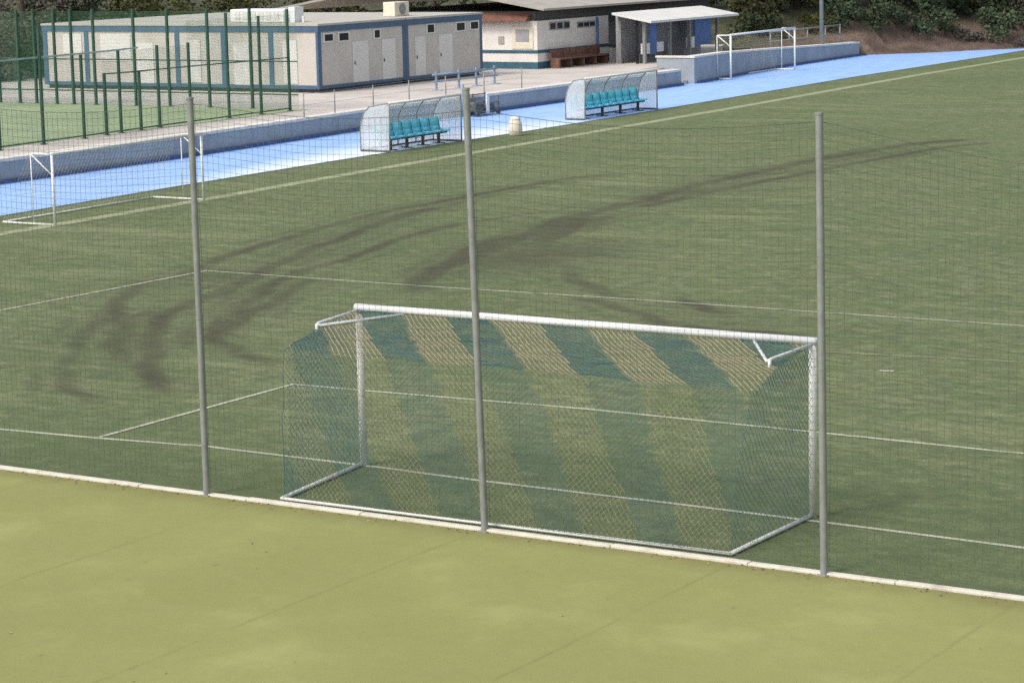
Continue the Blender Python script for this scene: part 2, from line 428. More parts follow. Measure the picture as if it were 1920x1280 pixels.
def line(P, w, m='line', z=.018, name='pitch_line'):
    b = MB(); P = [np.array(p, float) for p in P]
    for i in range(len(P)-1):
        t = P[i+1]-P[i]; t /= np.linalg.norm(t); n = np.array([-t[1], t[0]])*w/2
        b.face([(*(P[i]-n), z), (*(P[i]+n), z), (*(P[i+1]+n), z), (*(P[i+1]-n), z)])
    return tag(b.build(name, M[m]), kind='structure')
line([(-33, -.6), (-11, -.27), (-8.95, -.10), (-6.9, .17), (-3.8, .12), (-1.6, .02), (1.6, 0), (4.8, -.09), (8, -.22), (25, -.4)], .10, name='goal_line')
line([(-8.95, -.04), (-8.95, 5.24)], .10, z=.0225)
line([(8.9, -.25), (9.0, 5.2)], .10, z=.0225)
line([(-9.0, 5.19), (-7.24, 5.25), (-3, 5.46), (1.54, 5.36), (4.75, 5.27), (9.05, 5.1)], .10)
line([(-20.5, -.4), (-20.3, 9.7), (-20.15, 16.6)], .10, z=.0225)
line([(-20.2, 16.62), (-13.4, 16.55), (-8.5, 16.68), (-3.6, 16.67), (.5, 16.7), (20, 16.7)], .085)
line([(-2.9, 12.1), (-1.7, 12.29), (1.45, 12.72), (6, 13.2)], .06, 'line_pale')
line([(-.06, 10.87), (.20, 10.89)], .16, z=.0225)
line([(-30.2, -1), (-30.42, 20.3), (-30.6, 28), (-31.1, 37.3), (-31.6, 50), (-32.4, 70), (-33.6, 92), (-34.2, 116)], .55, 'line_pale', name='touch_line')
line([(20.5, -1), (20.5, 16)], .10, z=.0225)

# ------------------------------------------------------------------ terrace, walls, court
TZ = .8
WY = [10, 31, 39, 54.5, 70.8, 82.4]; WX = [-40.6, -40.7, -40.85, -41.9, -42.15, -42.3]
ter = MB()
left = list(zip(WX, WY))
ring = left + [(-44.6, 82.4), (-44.6, 84.0), (-54, 112), (-110, 112), (-110, 10)]
ter.prism(ring, -.1, TZ)
tag(ter.build('terrace', M['terrace']), kind='structure')
wl = thing('retaining_wall', 'long low blue grey wall beside the blue track, below the green court and pale path', 'wall', (-41.5, 46, 0))
b = MB(); c = MB(); d = MB()
for (xa, ya), (xb, yb) in zip(left[:-1], left[1:]):
    b.prism([(xa+.06, ya), (xb+.06, yb), (xb-.2, yb), (xa-.2, ya)], -.05, TZ-.08)
    c.prism([(xa+.10, ya), (xb+.10, yb), (xb-.45, yb), (xa-.45, ya)], TZ-.077, TZ+.03)
    d.prism([(xa+.22, ya), (xb+.22, yb), (xb+.063, yb), (xa+.063, ya)], -.05, .13)  # dark blue strip along the foot of the wall
b.build('wall', M['wall_blue'], wl); c.build('coping', M['coping'], wl); d.build('dark_base', M['wall_dark'], wl)
# stepped gap, then the second wall that falls towards the earth bank
stp = MB()
for i in range(4): stp.box((-42.6-.45*i, 82.45, -.05), (-43.05-.45*i, 83.7, .2*(i+1)))
tag(stp.build('steps', M['terrace']), 'short flight of concrete steps in the gap between the two blue walls', 'steps')
w2 = thing('retaining_wall', 'blue grey wall behind the farther white goal, falling towards the earth bank', 'wall', (-44, 98, 0))
P2 = [(-42.2, 84.05, 1.42), (-42.9, 88.7, 1.38), (-44.2, 98.1, 1.12), (-44.7, 106.4, .92), (-44.8, 110.2, .85)]
b = MB(); c = MB(); d = MB(); tb = MB()
for p, q in zip(P2[:-1], P2[1:]):
    quad = lambda o1, o2: [(p[0]+o1, p[1]), (q[0]+o1, q[1]), (q[0]+o2, q[1]), (p[0]+o2, p[1])]
    b.prism(quad(0, -.3), -.05, [p[2]-.1, q[2]-.1, q[2]-.1, p[2]-.1])
    c.prism(quad(.05, -.5), [p[2]-.097, q[2]-.097, q[2]-.097, p[2]-.097], [p[2], q[2], q[2], p[2]])
    d.prism(quad(.16, .003), -.05, .12)
    tb.prism(quad(-.303, -1.6), -.05, [p[2]-.13, q[2]-.13, q[2]-.13, p[2]-.13])
b.box((-44.4, 83.75, -.05), (-42.2, 84.03, 1.32)); c.box((-44.45, 83.70, 1.323), (-42.15, 84.04, 1.42))
b.build('wall', M['wall_blue'], w2); c.build('coping', M['coping'], w2); d.build('dark_base', M['wall_dark'], w2)
tag(tb.build('upper_path', M['terrace']), kind='structure')
ct = MB(); ct.face([(-64, 28, TZ+.006), (-43.6, 28, TZ+.006), (-44.4, 53.6, TZ+.006), (-64, 53.6, TZ+.006)])
tag(ct.build('court', M['court']), kind='structure')

# ------------------------------------------------------------------ near goal
def tubes_net(strands, r=.004, n=3):
    mb = MB()
    for P, mi in strands: mb.tube(P, [(r if mi else r*.86) if p[1] > -1.80 and p[2] > 2.0 else r*(.56 if mi == 0 else .29) for p in P], n, mi, cap=False)
    return mb

GX0, GX1 = -3.83, 3.65
GY = .14
goal = thing('football_goal', 'large white football goal with diagonally striped blue and pale net behind the tall fence netting', 'football goal', (0, GY, 0))
H = 2.44; pr = .054
for xx in (GX0, GX1):
    b = MB(); b.tube([(xx, GY, 0.01), (xx, GY, H-.055)], pr, 14); b.build('goalpost', M['white_old'], goal, True)
b = MB(); b.tube([(GX0-.06, GY, H), (GX1+.06, GY, H)], pr, 14); b.build('crossbar', M['white'], goal, True)
RB = [(-3.5, -2.35), (3.62, -2.27)]
for xx, (rx, ry) in zip((GX0, GX1), RB):
    b = MB(); b.tube([(xx, GY-.06, .05), (rx, ry, .05)], .03, 8); b.build('ground_bar', M['white_old'], goal, True)
b = MB(); b.tube([(RB[0][0], RB[0][1], .05), (RB[1][0], RB[1][1], .05)], .024, 8); b.build('rear_ground_bar', M['white_old'], goal, True)
ELB = []
for xx, sgn in ((GX0, 1), (GX1, -1)):
    e = Vector((xx + .07*sgn, -1.02, 2.36)); ELB.append(e)
    b = MB()
    b.tube([(xx, GY-.05, 2.40), e + Vector((0, .05, .01)), e, e + Vector((.05*sgn, .02, -.02)), (xx + .85*sgn, GY-.05, 2.39)], .022, 8)
    b.tube([e + Vector((0, 0, .0)), e + Vector((0, -.01, -.13))], .024, 8)
    b.build('net_bracket', M['white'], goal, True)
# net: roof from crossbar over a sagging rear edge, then straight down to the rear bar
RX0, RX1 = -3.72, 3.78
prof = [(GY, 2.385), (-.95, 2.31), (-1.90, 2.10), (-2.12, 1.1), (-2.31, .07)]
plen = [0]
for a, b_ in zip(prof[:-1], prof[1:]): plen.append(plen[-1] + math.dist(a, b_))
VT = plen[-1]; VR = plen[2]
def net_pt(u, v):
    y = interp(plen, [p[0] for p in prof], v); z = interp(plen, [p[1] for p in prof], v)
    s = min(1, v/VR)
    x0 = lerp(GX0, RX0, s) if v <= VR else lerp(RX0, RB[0][0], (v-VR)/(VT-VR))
    x1 = lerp(GX1, RX1, s) if v <= VR else lerp(RX1, RB[1][0], (v-VR)/(VT-VR))
    # right end of the roof is pulled in towards the bracket
    if v < VR: x1 -= .55*math.sin(math.pi*s)*0 
    sag = -.10*math.sin(math.pi*u)*math.sin(math.pi*min(1, v/VR)) if v < VR else 0
    bel = .13*noise.noise(Vector((u*6, v*1.5, 2.7))) + .035*noise.noise(Vector((u*22, v*4, 1.7)))
    if v < .05 or v > VT-.05: bel = 0
    sw = -.03*math.sin(u*9)*math.sin(math.pi*min(1, v/VT))
    return Vector((lerp(x0, x1, u), y + (bel if v > VR else bel*.2), z + sag + (bel*.5 if v <= VR else 0) + sw))
def stripe(x, v):
    sh = v if v < VR else VR + (v-VR)*.62
    q = (x + .06*noise.noise(Vector((x*1.7, v*1.7, 4))) - sh*.86 + 39.88) / 1.60
    return 1 if (q % 1) < .52 else 0
W = GX1-GX0; c_ = .045
nu = int(W/c_); nv = int(VT/c_)
strands = []
def diag(i0, dirn):
    P = []; cur = None
    for j in range(nv+1):
        i = i0 + dirn*j
        if 0 <= i <= nu:
            u = i/nu; v = VT*j/nv
            p = net_pt(u, v)
            k = stripe(GX0 + u*W, v)
            if P and k != cur:
                P.append(p); strands.append((P, cur)); P = [p]; cur = k
            else:
                P.append(p); cur = k if cur is None else cur
        elif P:
            if len(P) > 1: strands.append((P, cur))
            P = []; cur = None
    if len(P) > 1: strands.append((P, cur))
for i0 in range(-nv - nv % 2, nu+1, 2): diag(i0, 1)
for i0 in range(0, nu+nv+2, 2): diag(i0, -1)
# side panels
for side, xx in ((0, GX0), (1, GX1)):
    for fam in (1, -1):
        ns = 40; hh = 44
        for i0 in range(-hh - 2, ns + hh + 2, 2):
            P = []
            for j in range(hh+1):
                i = i0 + fam*j
                z = .06 + 2.36*j/hh
                if 0 <= i <= ns:
                    yb = interp([0.1, 2.10], [-2.3, -1.90], min(z, 2.1)); y = lerp(GY-.06, yb, i/ns)
                    top = interp([-1.9, -.95, GY], [2.10, 2.31, 2.39], y)
                    if z <= top:
                        s = i/ns
                        xr = lerp(xx, (RB[side][0] if z < 1 else lerp(RB[side][0], (RX0, RX1)[side], (z-1)/1.4)), s)
                        P.append(Vector((xr + .05*noise.noise(Vector((y*2, z*2, side*9))), y, z))); continue
                if len(P) > 1: strands.append((P, 0))
                P = []
            if len(P) > 1: strands.append((P, 0))
net = tubes_net(strands, .0052).build('net', [M['net_blue'], M['net_light']], goal)
# border ropes down the rear corners
for uu in (0,):
    b = MB(); b.tube([net_pt(uu, v) for v in np.linspace(VR*.5, VT, 10)], .006, 5); b.build('net_border_rope', M['net_blue'], net)

# ------------------------------------------------------------------ tall fence posts and ball netting
def fence_post(x, y, h, lx, label):
    b = MB()
    b.box((x-.075, y-.075, -.05), (x+.075, y+.075, .012))
    b.tube([(x, y, .012), (x+lx*.5, y, h*.5), (x+lx, y, h)], .048, 12)
    b.tube([(x+lx, y, h), (x+lx, y, h+.03)], .053, 12)
    for zz in (1.2, 2.6, 4.0, 5.2): b.tube([(x+lx*zz/h, y, zz-.02), (x+lx*zz/h, y, zz+.02)], .0505, 12)
    o = b.build('fence_post', M['steel'], None, True)
    es = o.modifiers.new('es', 'EDGE_SPLIT'); es.split_angle = math.radians(40)
    return tag(o, label, 'fence post', 'tall grey posts carrying the ball netting')
PY = -2.52
POST = [(-4.73, 5.72, -.0, 'grey steel post left of the big striped goal, carrying the ball netting'),
        (.05, 5.92, -.13, 'grey steel post crossing the middle of the big striped goal, leaning slightly'),
        (5.05, 5.70, -.06, 'grey steel post just right of the big striped goal')]
for x, h, lx, lab in POST: fence_post(x, PY, h, lx, lab)
bn = thing('ball_net', 'fine grey ball stop netting hung between the tall grey posts along the kerb', 'netting', (0, PY, 0))
NX = [-9.8, -4.73, .0, 5.03, 10.2]
def top_z(x):
    z = interp([-9.8, -4.73, -.05, 5.0, 10.2], [5.62, 5.66, 5.66, 5.62, 5.05], x)
    for a, b_ in zip(NX[:-1], NX[1:]):
        if a <= x <= b_: z -= .16*math.sin(math.pi*(x-a)/(b_-a))
    return z
def nety(x, z): return PY + .06 + .05*noise.noise(Vector((x*.5, z*.5, 5)))*math.sin(math.pi*min(1, z/5.5))
mb = MB(); cell = .10
for x in np.arange(-9.8, 10.2, cell):
    tz = top_z(x); P = []
    for i in range(11):
        z = .10 + (tz-.10)*i/10; xx = x + .02*noise.noise(Vector((x*1.3, z*.8, 1)))
        P.append((xx, nety(x, z), z))
    mb.tube(P, .0025, 3, 0, False)
for j in range(1, 55):
    P = []
    for x in np.linspace(-9.8, 10.2, 61):
        tz = top_z(x); z = .10 + (tz-.10)*j/55
        P.append((x, nety(x, z), z + .012*noise.noise(Vector((x*.9, z, 8)))))
    mb.tube(P, .0025, 3, 0, False)
mb.build('net', M['net_grey'], bn)
b = MB(); b.tube([(x, PY+.055, top_z(x)) for x in np.linspace(-9.8, 10.2, 81)], .0045, 5); b.build('top_rope', M['net_grey'], bn)
b = MB(); b.tube([(x, PY+.06, .11) for x in np.linspace(-9.8, 10.2, 41)], .004, 5); b.build('bottom_rope', M['net_grey'], bn)

# ------------------------------------------------------------------ smaller goals
def small_goal(name, label, A, B, h, depth, r=.039, dx=-1, loc=None, netm=True):
    """posts at A and B (x,y); frame runs back in the -X direction"""
    t = thing(name, label, 'football goal', (A[0], A[1], 0))
    for (x, y) in (A, B):
        b = MB(); b.tube([(x, y, .02), (x, y, h)], r, 10); b.build('goalpost', M['white'], t, True)
    b = MB(); b.tube([(A[0], A[1]-r, h), (B[0], B[1]+r, h)], r, 10); b.build('crossbar', M['white'], t, True)
    back = []
    for (x, y) in (A, B):
        top = (x+dx*.8, y, h-.02); bot = (x+dx*depth, y, .05); back.append((top, bot))
        b = MB(); b.tube([(x, y, .05), bot], r*.8, 8); b.build('ground_bar', M['white_old'], t, True)
        b = MB(); b.tube([(x, y, h-.02), top], r*.6, 8); b.tube([top, (x, y, h-.62)], r*.5, 8); b.tube([top, (top[0], y, .07)], r*.4, 8)
        b.build('net_bracket', M['white'], t, True)
    b = MB(); b.tube([back[0][1], back[1][1]], r*.7, 8); b.build('rear_ground_bar', M['white_old'], t, True)
    b = MB()
    n = 45
    for i in range(n+1):
        y = lerp(A[1], B[1], i/n); x = lerp(A[0], B[0], i/n)
        b.tube([(x, y, h), (x+dx*.9, y, h-.06), (x+dx*depth, y, .06)], .0025, 3, 0, False)
    for j in range(1, 22):
        s = j/22; zz = interp([0, .3, 1], [h, h-.05, .06], s); xo = interp([0, .3, 1], [0, .9, depth], s)
        b.tube([(A[0]+dx*xo, A[1], zz), (B[0]+dx*xo, B[1], zz)], .0025, 3, 0, False)
    b.build('net', M['rope'], t)
    return t
small_goal('football_goal', 'small white training goal at the left, on the turf edge beside the track', (-30.25, 22.35), (-30.5, 29.3), 2.06, 2.0)
small_goal('football_goal', 'white goal standing on the blue track before the farther wall', (-41.8, 87.1), (-42.2, 95.7), 2.34, 1.2, .055)

# ------------------------------------------------------------------ dugouts
def dugout(y0, y1, x, h, D, label):
    t = thing('dugout', label, 'dugout', (x, y0, 0), 'team dugouts beside the track')
    L = y1-y0
    prf = [(-D, .03), (-D, .80), (-D+.06, 1.15), (-D+.20, 1.45), (-D+.42, 1.66), (-.30, h-.02), (-.05, h)]
    roof = MB(); back = MB()
    for (xa, za), (xb, zb) in zip(prf[:-1], prf[1:]):
        q = [(x+xa, y0, za), (x+xa, y1, za), (x+xb, y1, zb), (x+xb, y0, zb)]
        (roof if xb > -.70 else back).face(q)
    o = back.build('back_sheet', M['poly'], t, True); o.modifiers.new('s', 'SOLIDIFY').thickness = .012
    o = roof.build('roof_sheet', M['poly_top'], t, True); o.modifiers.new('s', 'SOLIDIFY').thickness = .012
    for yy in (y0, y1):
        sd = MB(); sd.face([(x+a, yy, z) for a, z in prf] + [(x-.05, yy, .03)])
        o = sd.build('side_sheet', M['poly'], t); o.modifiers.new('s', 'SOLIDIFY').thickness = .012
    n = 4
    for i in range(n+1):
        yy = lerp(y0, y1, i/n)
        b = MB(); b.tube([(x+a, yy, z) for a, z in prf], .028, 6); b.build('rib', M['steel'], t, True)
    for yy in (y0, y1):
        b = MB(); b.tube([(x-.05, yy, .0), (x-.05, yy, h)], .03, 8); b.build('front_post', M['steel'], t, True)
    b = MB(); b.tube([(x-.05, y0, h), (x-.05, y1, h)], .05, 8); b.build('front_rail_or_highlight', M['white'], t, True)  # white colour paints the highlight along the roof's front edge
    b = MB(); b.tube([(x-D, y0, .05), (x-D, y1, .05)], .04, 6); b.tube([(x-.05, y0, .04), (x-D, y0, .04)], .04, 6)
    b.tube([(x-.05, y1, .04), (x-D, y1, .04)], .04, 6); b.build('base_rail', M['dark'], t)
    b = MB(); b.box((x-.66, y0+.3, .36), (x-.50, y1-.3, .42))
    for i in range(4):
        yy = lerp(y0+.8, y1-.8, i/3); b.box((x-.63, yy-.04, .0), (x-.53, yy+.04, .36)); b.box((x-.85, yy-.04, .0), (x-.3, yy+.04, .04))
    b.build('bench_beam', M['dark'], t)
    ns = round((y1-y0-.9)/.60)
    for i in range(ns):
        yc = lerp(y0+.50, y1-.62, i/(ns-1)); s = MB(); w = .29
        P = [(-.36, .48), (-.41, .45), (-.72, .43), (-.82, .49), (-.86, .66), (-.90, .98)]
        for (xa, za), (xb, zb) in zip(P[:-1], P[1:]):
            s.face([(x+xa, yc-w, za), (x+xa, yc+w, za), (x+xb, yc+w, zb), (x+xb, yc-w, zb)])
            for sg in (-1, 1):
                s.face([(x+xa, yc+sg*w, za), (x+xb, yc+sg*w, zb), (x+xb+.03, yc+sg*(w+.02), zb+.06), (x+xa, yc+sg*(w+.02), za+.06)])
        o = s.build('seat', M['seat'], t, True); o.modifiers.new('s', 'SOLIDIFY').thickness = .02
    return t
dugout(45.25, 50.1, -34.55, 1.80, 1.36, 'clear curved dugout with cyan seats, the one nearer the small training goal')
dugout(60.75, 67.1, -35.25, 1.74, 1.0, 'clear curved dugout with cyan seats, the one nearer the pavilion')

# ------------------------------------------------------------------ small things by the track
t = thing('water_drum', 'cream plastic drum with a white lid between the two dugouts', 'drum', (-33.95, 53.0, 0))
b = MB(); b.tube([(-33.95, 53, .02), (-33.95, 53, .04), (-33.95, 53, .25), (-33.95, 53, .55), (-33.95, 53, .62)], [.24, .27, .28, .25, .20], 16); b.build('body', M['drum'], t, True)
b = MB(); b.tube([(-33.95, 53, .62), (-33.95, 53, .66), (-33.95, 53, .74), (-33.95, 53, .78)], [.20, .21, .19, .12], 16); b.build('lid', M['white'], t, True)

t = thing('equipment_trolley', 'dark grey equipment trolley with white upright, by the blue wall left of the farther dugout', 'trolley', (-41.2, 62, 0))
b = MB(); b.tube([(-41.6, 60.95, 0), (-41.6, 60.95, 1.42)], .075, 8); b.build('upright', M['steel_blue'], t, True)
X0, Y0 = -41.2, 60.95
b = MB()
for yy in (Y0, Y0+.9, Y0+1.9):
    b.tube([(X0-.45, yy, .15), (X0-.45, yy, .95)], .03, 6); b.tube([(X0+.25, yy, .15), (X0+.25, yy, .85)], .03, 6)
for zz in (.18, .55, .9):
    b.tube([(X0-.45, Y0, zz), (X0-.45, Y0+1.9, zz)], .03, 6)
    if zz < .9: b.tube([(X0+.25, Y0, zz), (X0+.25, Y0+1.9, zz)], .03, 6)
b.build('frame', M['dark_frame'], t)
b = MB(); b.box((X0-.40, Y0+.05, .22), (X0+.2, Y0+.8, .62)); b.box((X0-.38, Y0+1.05, .22), (X0+.15, Y0+1.75, .5)); b.build('load', M['dark_frame'], t, bevel=.04)
b = MB(); b.box((X0+.28, Y0+.80, .12), (X0+.34, Y0+1.02, .98)); b.build('upright', M['white'], t, bevel=.01)
for yy in (Y0+.1, Y0+1.8):
    b = MB(); b.tube([(X0+.26, yy, .13), (X0+.34, yy, .13)], .12, 14); b.build('wheel', M['dark'], t)

t = thing('metal_barrier', 'low blue grey metal barrier on the path before the cream cabin side', 'barrier', (-45.8, 65.5, TZ))
b = MB()
b.tube([(-45.85, 65.0, TZ+.72), (-45.75, 70.4, TZ+.72)], .05, 8); b.tube([(-45.85, 65.0, TZ+.40), (-45.75, 70.4, TZ+.40)], .03, 8)
b.build('rail', M['steel_blue'], t, True)
for yy in (65.2, 67.1, 68.6, 70.2):
    b = MB(); b.tube([(-45.8, yy, TZ), (-45.8, yy, TZ+.88)], .055, 8); b.box((-46.0, yy-.05, TZ), (-45.5, yy+.05, TZ+.04)); b.build('leg', M['steel_blue'], t)

t = thing('path_railing', 'thin grey railing posts with wire along the pale path above the wall', 'railing', (-42.3, 55, TZ))
PR = [(-41.75, 49.6), (-41.9, 51.9), (-42.1, 54.9), (-42.4, 58.0), (-42.5, 61.0), (-42.55, 64.2), (-42.6, 67.5)]
for x, y in PR:
    b = MB(); b.tube([(x, y, TZ), (x, y, TZ+.97)], .025, 8); b.build('post', M['steel'], t, True)
b = MB()
for zz in (.50, .94):
    b.tube([(x, y, TZ+zz) for x, y in PR], .006, 5)
b.build('wire', M['steel'], t)

# ------------------------------------------------------------------ green court fences
cf = thing('court_fence', 'dark green post fence along the court side nearest the track', 'fence', (-44, 44, TZ))
FP = [(-43.25, 33.9, 3.15), (-43.5, 36.4, 4.15), (-43.8, 38.9, 3.05), (-43.95, 40.3, 2.3), (-44.1, 41.3, 3.1), (-44.15, 42.5, 2.25), (-44.4, 43.9, 3.15), (-44.5, 45.9, 3.15), (-44.65, 48.5, 4.2), (-44.65, 50.6, 4.0), (-44.7, 52.6, 4.2), (-43.1, 31.4, 3.15)]
for x, y, h in FP:
    b = MB(); b.box((x-.045, y-.045, TZ), (x+.045, y+.045, TZ+h)); b.box((x-.1, y-.1, TZ), (x+.1, y+.1, TZ+.03)); b.build('post', M['green_post'], cf)
b = MB()
b.tube([(-43.1, 31.4, TZ+3.08), (-43.95, 40.3, TZ+3.1), (-44.25, 42.6, TZ+3.12)], .035, 6); b.build('top_rail', mat('grey_green_rail', (.22, .31, .26), .5, .1, 4), cf)
b = MB(); b.tube([(-43.95, 40.3, TZ+2.27), (-44.15, 42.5, TZ+2.24), (-44.55, 46.5, TZ+2.22), (-44.7, 52.6, TZ+2.2)], .028, 6)
b.tube([(-43.1, 31.4, TZ+.12), (-44.7, 52.6, TZ+.12)], .03, 6); b.build('rail', M['green_post'], cf)
b = MB(); F2 = sorted([(y, x) for x, y, h in FP])
for (ya, xa), (yb, xb) in zip(F2[:-1], F2[1:]):
    hh = 3.05 if yb < 47 else 4.0
    b.face([(xa-.06, ya, TZ+.05), (xb-.06, yb, TZ+.05), (xb-.06, yb, TZ+hh), (xa-.06, ya, TZ+hh)])
b.build('mesh_panel', M['wire'], cf)
cb = thing('court_fence', 'taller dark green post fence at the court end facing the cream cabin', 'fence', (-52, 53.3, TZ))
for x in (-64, -61.6, -60.4, -59.4, -58.2, -57.2, -55.9, -53.6, -51.7, -49.5, -47.2, -44.85):
    if x == -44.85: continue
    b = MB(); b.box((x-.05, 53.25, TZ), (x+.05, 53.35, TZ+4.2)); b.box((x-.1, 53.2, TZ), (x+.1, 53.4, TZ+.03)); b.build('post', M['green_post'], cb)
b = MB()
for zz in (.62, 2.0): b.tube([(-64, 53.3, TZ+zz), (-44.8, 53.3, TZ+zz)], .028, 6)
b.build('rail', M['green_post'], cb)
b = MB(); b.face([(-64, 53.37, TZ+.05), (-44.8, 53.37, TZ+.05), (-44.8, 53.37, TZ+4.1), (-64, 53.37, TZ+4.1)]); b.build('mesh_panel', M['wire'], cb)

# ------------------------------------------------------------------ cream cabins
FX, SX = -67.2, -50.4      # left end and track-side face
def cabin(y0, y1, label, wins, seams, front):
    t = thing('portable_cabin', label, 'cabin', (SX, y0, TZ))
    z0, zt, zb = TZ+.22, 3.86, 3.58
    b = MB(); b.box((FX, y0, z0), (SX, y1, zb)); b.build('wall', M['cream'], t)
    b = MB(); b.box((FX+.1, y0+.15, TZ), (SX-.12, y1-.15, z0-.003)); b.build('dark_base', M['dark'], t)  # dark block, coloured as the shadow gap under the raised cabin
    b = MB(); b.box((FX-.05, y0-.05, zb+.003), (SX+.05, y1-.003, zt)); b.build('fascia', M['blue'], t)
    b = MB(); b.box((FX-.08, y0-.08, zt+.003), (SX+.08, y1-.006, zt+.10)); b.build('roof', M['cabin_roof'], t)
    for yy in (y0, y1):
        b = MB(); yy = min(max(yy, y0+.09), y1-.09)
        b.box((SX-.10, yy-.11 if yy > y0+1 else y0-.04, z0-.05), (SX+.03, yy+.08 if yy > y0+1 else y0+.22, zb)); b.build('corner_post', M['blue'], t)
    b = MB(); b.box((SX+.002, y0+.25, z0-.05), (SX+.025, y1-.25, z0+.10)); b.build('bottom_rail', M['blue'], t)
    for (ya, yb, za, zb2) in wins:
        w = MB(); w.box((SX+.002, ya, za), (SX+.04, yb, zb2)); o = w.build('window', M['cream_light'], t)
        w = MB(); w.box((SX+.042, ya+.10, za+.07), (SX+.05, yb-.10, zb2-.07)); w.build('pane', M['glass'], o)
    for (ya, yb) in seams:
        w = MB(); w.box((SX+.002, ya, z0+.1), (SX+.03, yb, 3.02)); d = w.build('door', M['cream_light'], t)
        w = MB(); w.box((SX+.032, ya+.09, 1.95), (SX+.06, ya+.15, 2.1)); w.build('handle', M['dark'], d)
    if front:
        for x in (FX+.12, -64.4, -58.7, -55.9, -53.1):
            w = MB(); w.box((x-.13, y0-.04, z0-.05), (x+.13, y0-.002, zb)); w.build('frame_post', M['blue'], t)
        w = MB(); w.box((FX+.3, y0-.025, z0-.05), (SX-.15, y0-.002, z0+.12)); w.build('front_rail_or_highlight', M['blue'], t)
        for xa, xb, za, zb3 in ((-63.5, -61.6, 2.15, 3.45), (-65.9, -64.7, 2.5, 3.45), (-58.0, -57.3, 1.2, 3.2), (-52.4, -51.6, 1.2, 3.2)):
            w = MB(); w.box((xa, y0-.03, za), (xb, y0-.002, zb3)); w.build('shutter', M['cream_light'], t)
        for xa, xb in ((-61.2, -60.2), (-55.3, -54.4)):
            w = MB(); w.box((xa, y0-.03, z0+.1), (xb, y0-.002, 3.05)); w.build('door', M['cream_light'], t)
    return t
cabin(62.4, 69.45, 'cream cabin with blue frame whose long front faces the green court', [(62.8, 63.62, 3.08, 3.52), (63.95, 64.85, 3.05, 3.52), (66.8, 67.4, 3.05, 3.54)], [(65.1, 66.35), (67.5, 68.6)], True)
cabin(69.5, 76.35, 'cream cabin with blue frame next to the white clubhouse', [(71.3, 72.05, 3.09, 3.60), (73.9, 74.8, 3.07, 3.57), (75.2, 76.05, 3.09, 3.57)], [(70.3, 71.2), (72.4, 73.6)], False)
t = thing('rooftop_unit', 'long white unit lying on the near cream cabin roof, above the court corner', 'rooftop unit', (-53.2, 64.5, 3.96))
b = MB(); b.box((-56.4, 63.6, 3.965), (-53.2, 65.0, 4.58)); b.build('casing', M['white'], t, bevel=.05)
b = MB()
for i in range(6): b.box((-56.1+.46*i, 63.575, 4.1), (-55.8+.46*i, 63.597, 4.46))
b.build('grille', M['cream_light'], t)
b = MB(); b.box((-53.15, 63.9, 3.965), (-52.8, 64.6, 4.68)); b.tube([(-52.6, 64.3, 3.965), (-52.6, 64.3, 4.25)], .07, 8); b.build('vent', M['white'], t)
t = thing('rooftop_unit', 'cream box shaped air conditioner with a grey fan, on the roof of the cream cabins', 'rooftop unit', (-51.9, 71.3, 3.96))
b = MB(); b.box((-52.5, 70.7, 3.965), (-51.8, 71.95, 4.66)); b.build('casing', M['drum'], t, bevel=.03)
b = MB(); b.tube([(-51.797, 71.35, 4.32), (-51.77, 71.35, 4.32)], .27, 20); b.build('fan', M['steel'], t)

# ------------------------------------------------------------------ clubhouse
cl = thing('clubhouse', 'white clubhouse with blue bands, brown eave and wide grey roof', 'building', (-50.2, 81.4, TZ))
b = MB(); b.box((-62, 81.4, TZ), (-50.2, 88.9, 3.3)); b.build('wall', M['white_wall'], cl)
b = MB(); b.box((-62, 88.903, TZ), (-52.2, 101, 3.3)); b.build('veranda_wall', M['shade_wall'], cl)
for za, zb, ov in ((TZ, 1.16, .02), (1.62, 1.78, .025)):
    b = MB(); b.box((-62, 81.4-ov, za), (-50.2+ov, 81.397, zb)); b.box((-50.197, 81.4-ov+.003, za), (-50.2+ov, 88.9, zb)); b.build('blue_band', M['teal'], cl)
for (ya, yb, za, zb) in ((82.6, 84.7, 2.76, 3.18), (85.5, 87.4, 2.76, 3.08)):
    w = MB(); w.box((-50.197, ya, za), (-50.15, yb, zb)); o = w.build('window', M['shade_wall'], cl)
    for i in range(3):
        y_ = lerp(ya+.06, yb-.6, i/2); w = MB(); w.box((-50.147, y_, za+.06), (-50.14, y_+.52, zb-.06)); w.build('pane', M['glass'], o)
w = MB(); w.box((-51.75, 81.36, 1.85), (-50.45, 81.397, 3.0)); fw = w.build('window', M['drum'], cl)
w = MB(); w.box((-51.5, 81.33, 2.25), (-50.7, 81.357, 2.85)); w.build('pane', M['shade_wall'], fw)
w = MB(); w.box((-52.6, 81.36, 2.1), (-52.25, 81.397, 2.5)); w.build('meter_box', M['roof'], cl)
b = MB(); b.prism([(-62.2, 80.9), (-50.6, 80.9), (-50.6, 81.395), (-62.2, 81.395)], [3.30]*4, [3.34, 3.34, 3.72, 3.72]); b.build('tiled_eave', M['tile'], cl)
b = MB(); b.prism([(-62, 81.4), (-50.3, 81.4), (-50.3, 101), (-62, 101)], 3.303, 3.80); b.build('eave_beam', M['dark'], cl)
b = MB()   # sheet roof, ridge away from the pitch
b.prism([(-49.3, 80.6), (-49.3, 102), (-58, 102), (-58, 80.6)], [3.86, 3.86, 5.3, 5.3], [3.97, 3.97, 5.45, 5.45])
b.prism([(-58.003, 80.6), (-58.003, 102), (-67, 102), (-67, 80.6)], [5.3, 5.3, 3.86, 3.86], [5.45, 5.45, 3.97, 3.97])
b.build('roof', M['roof'], cl)
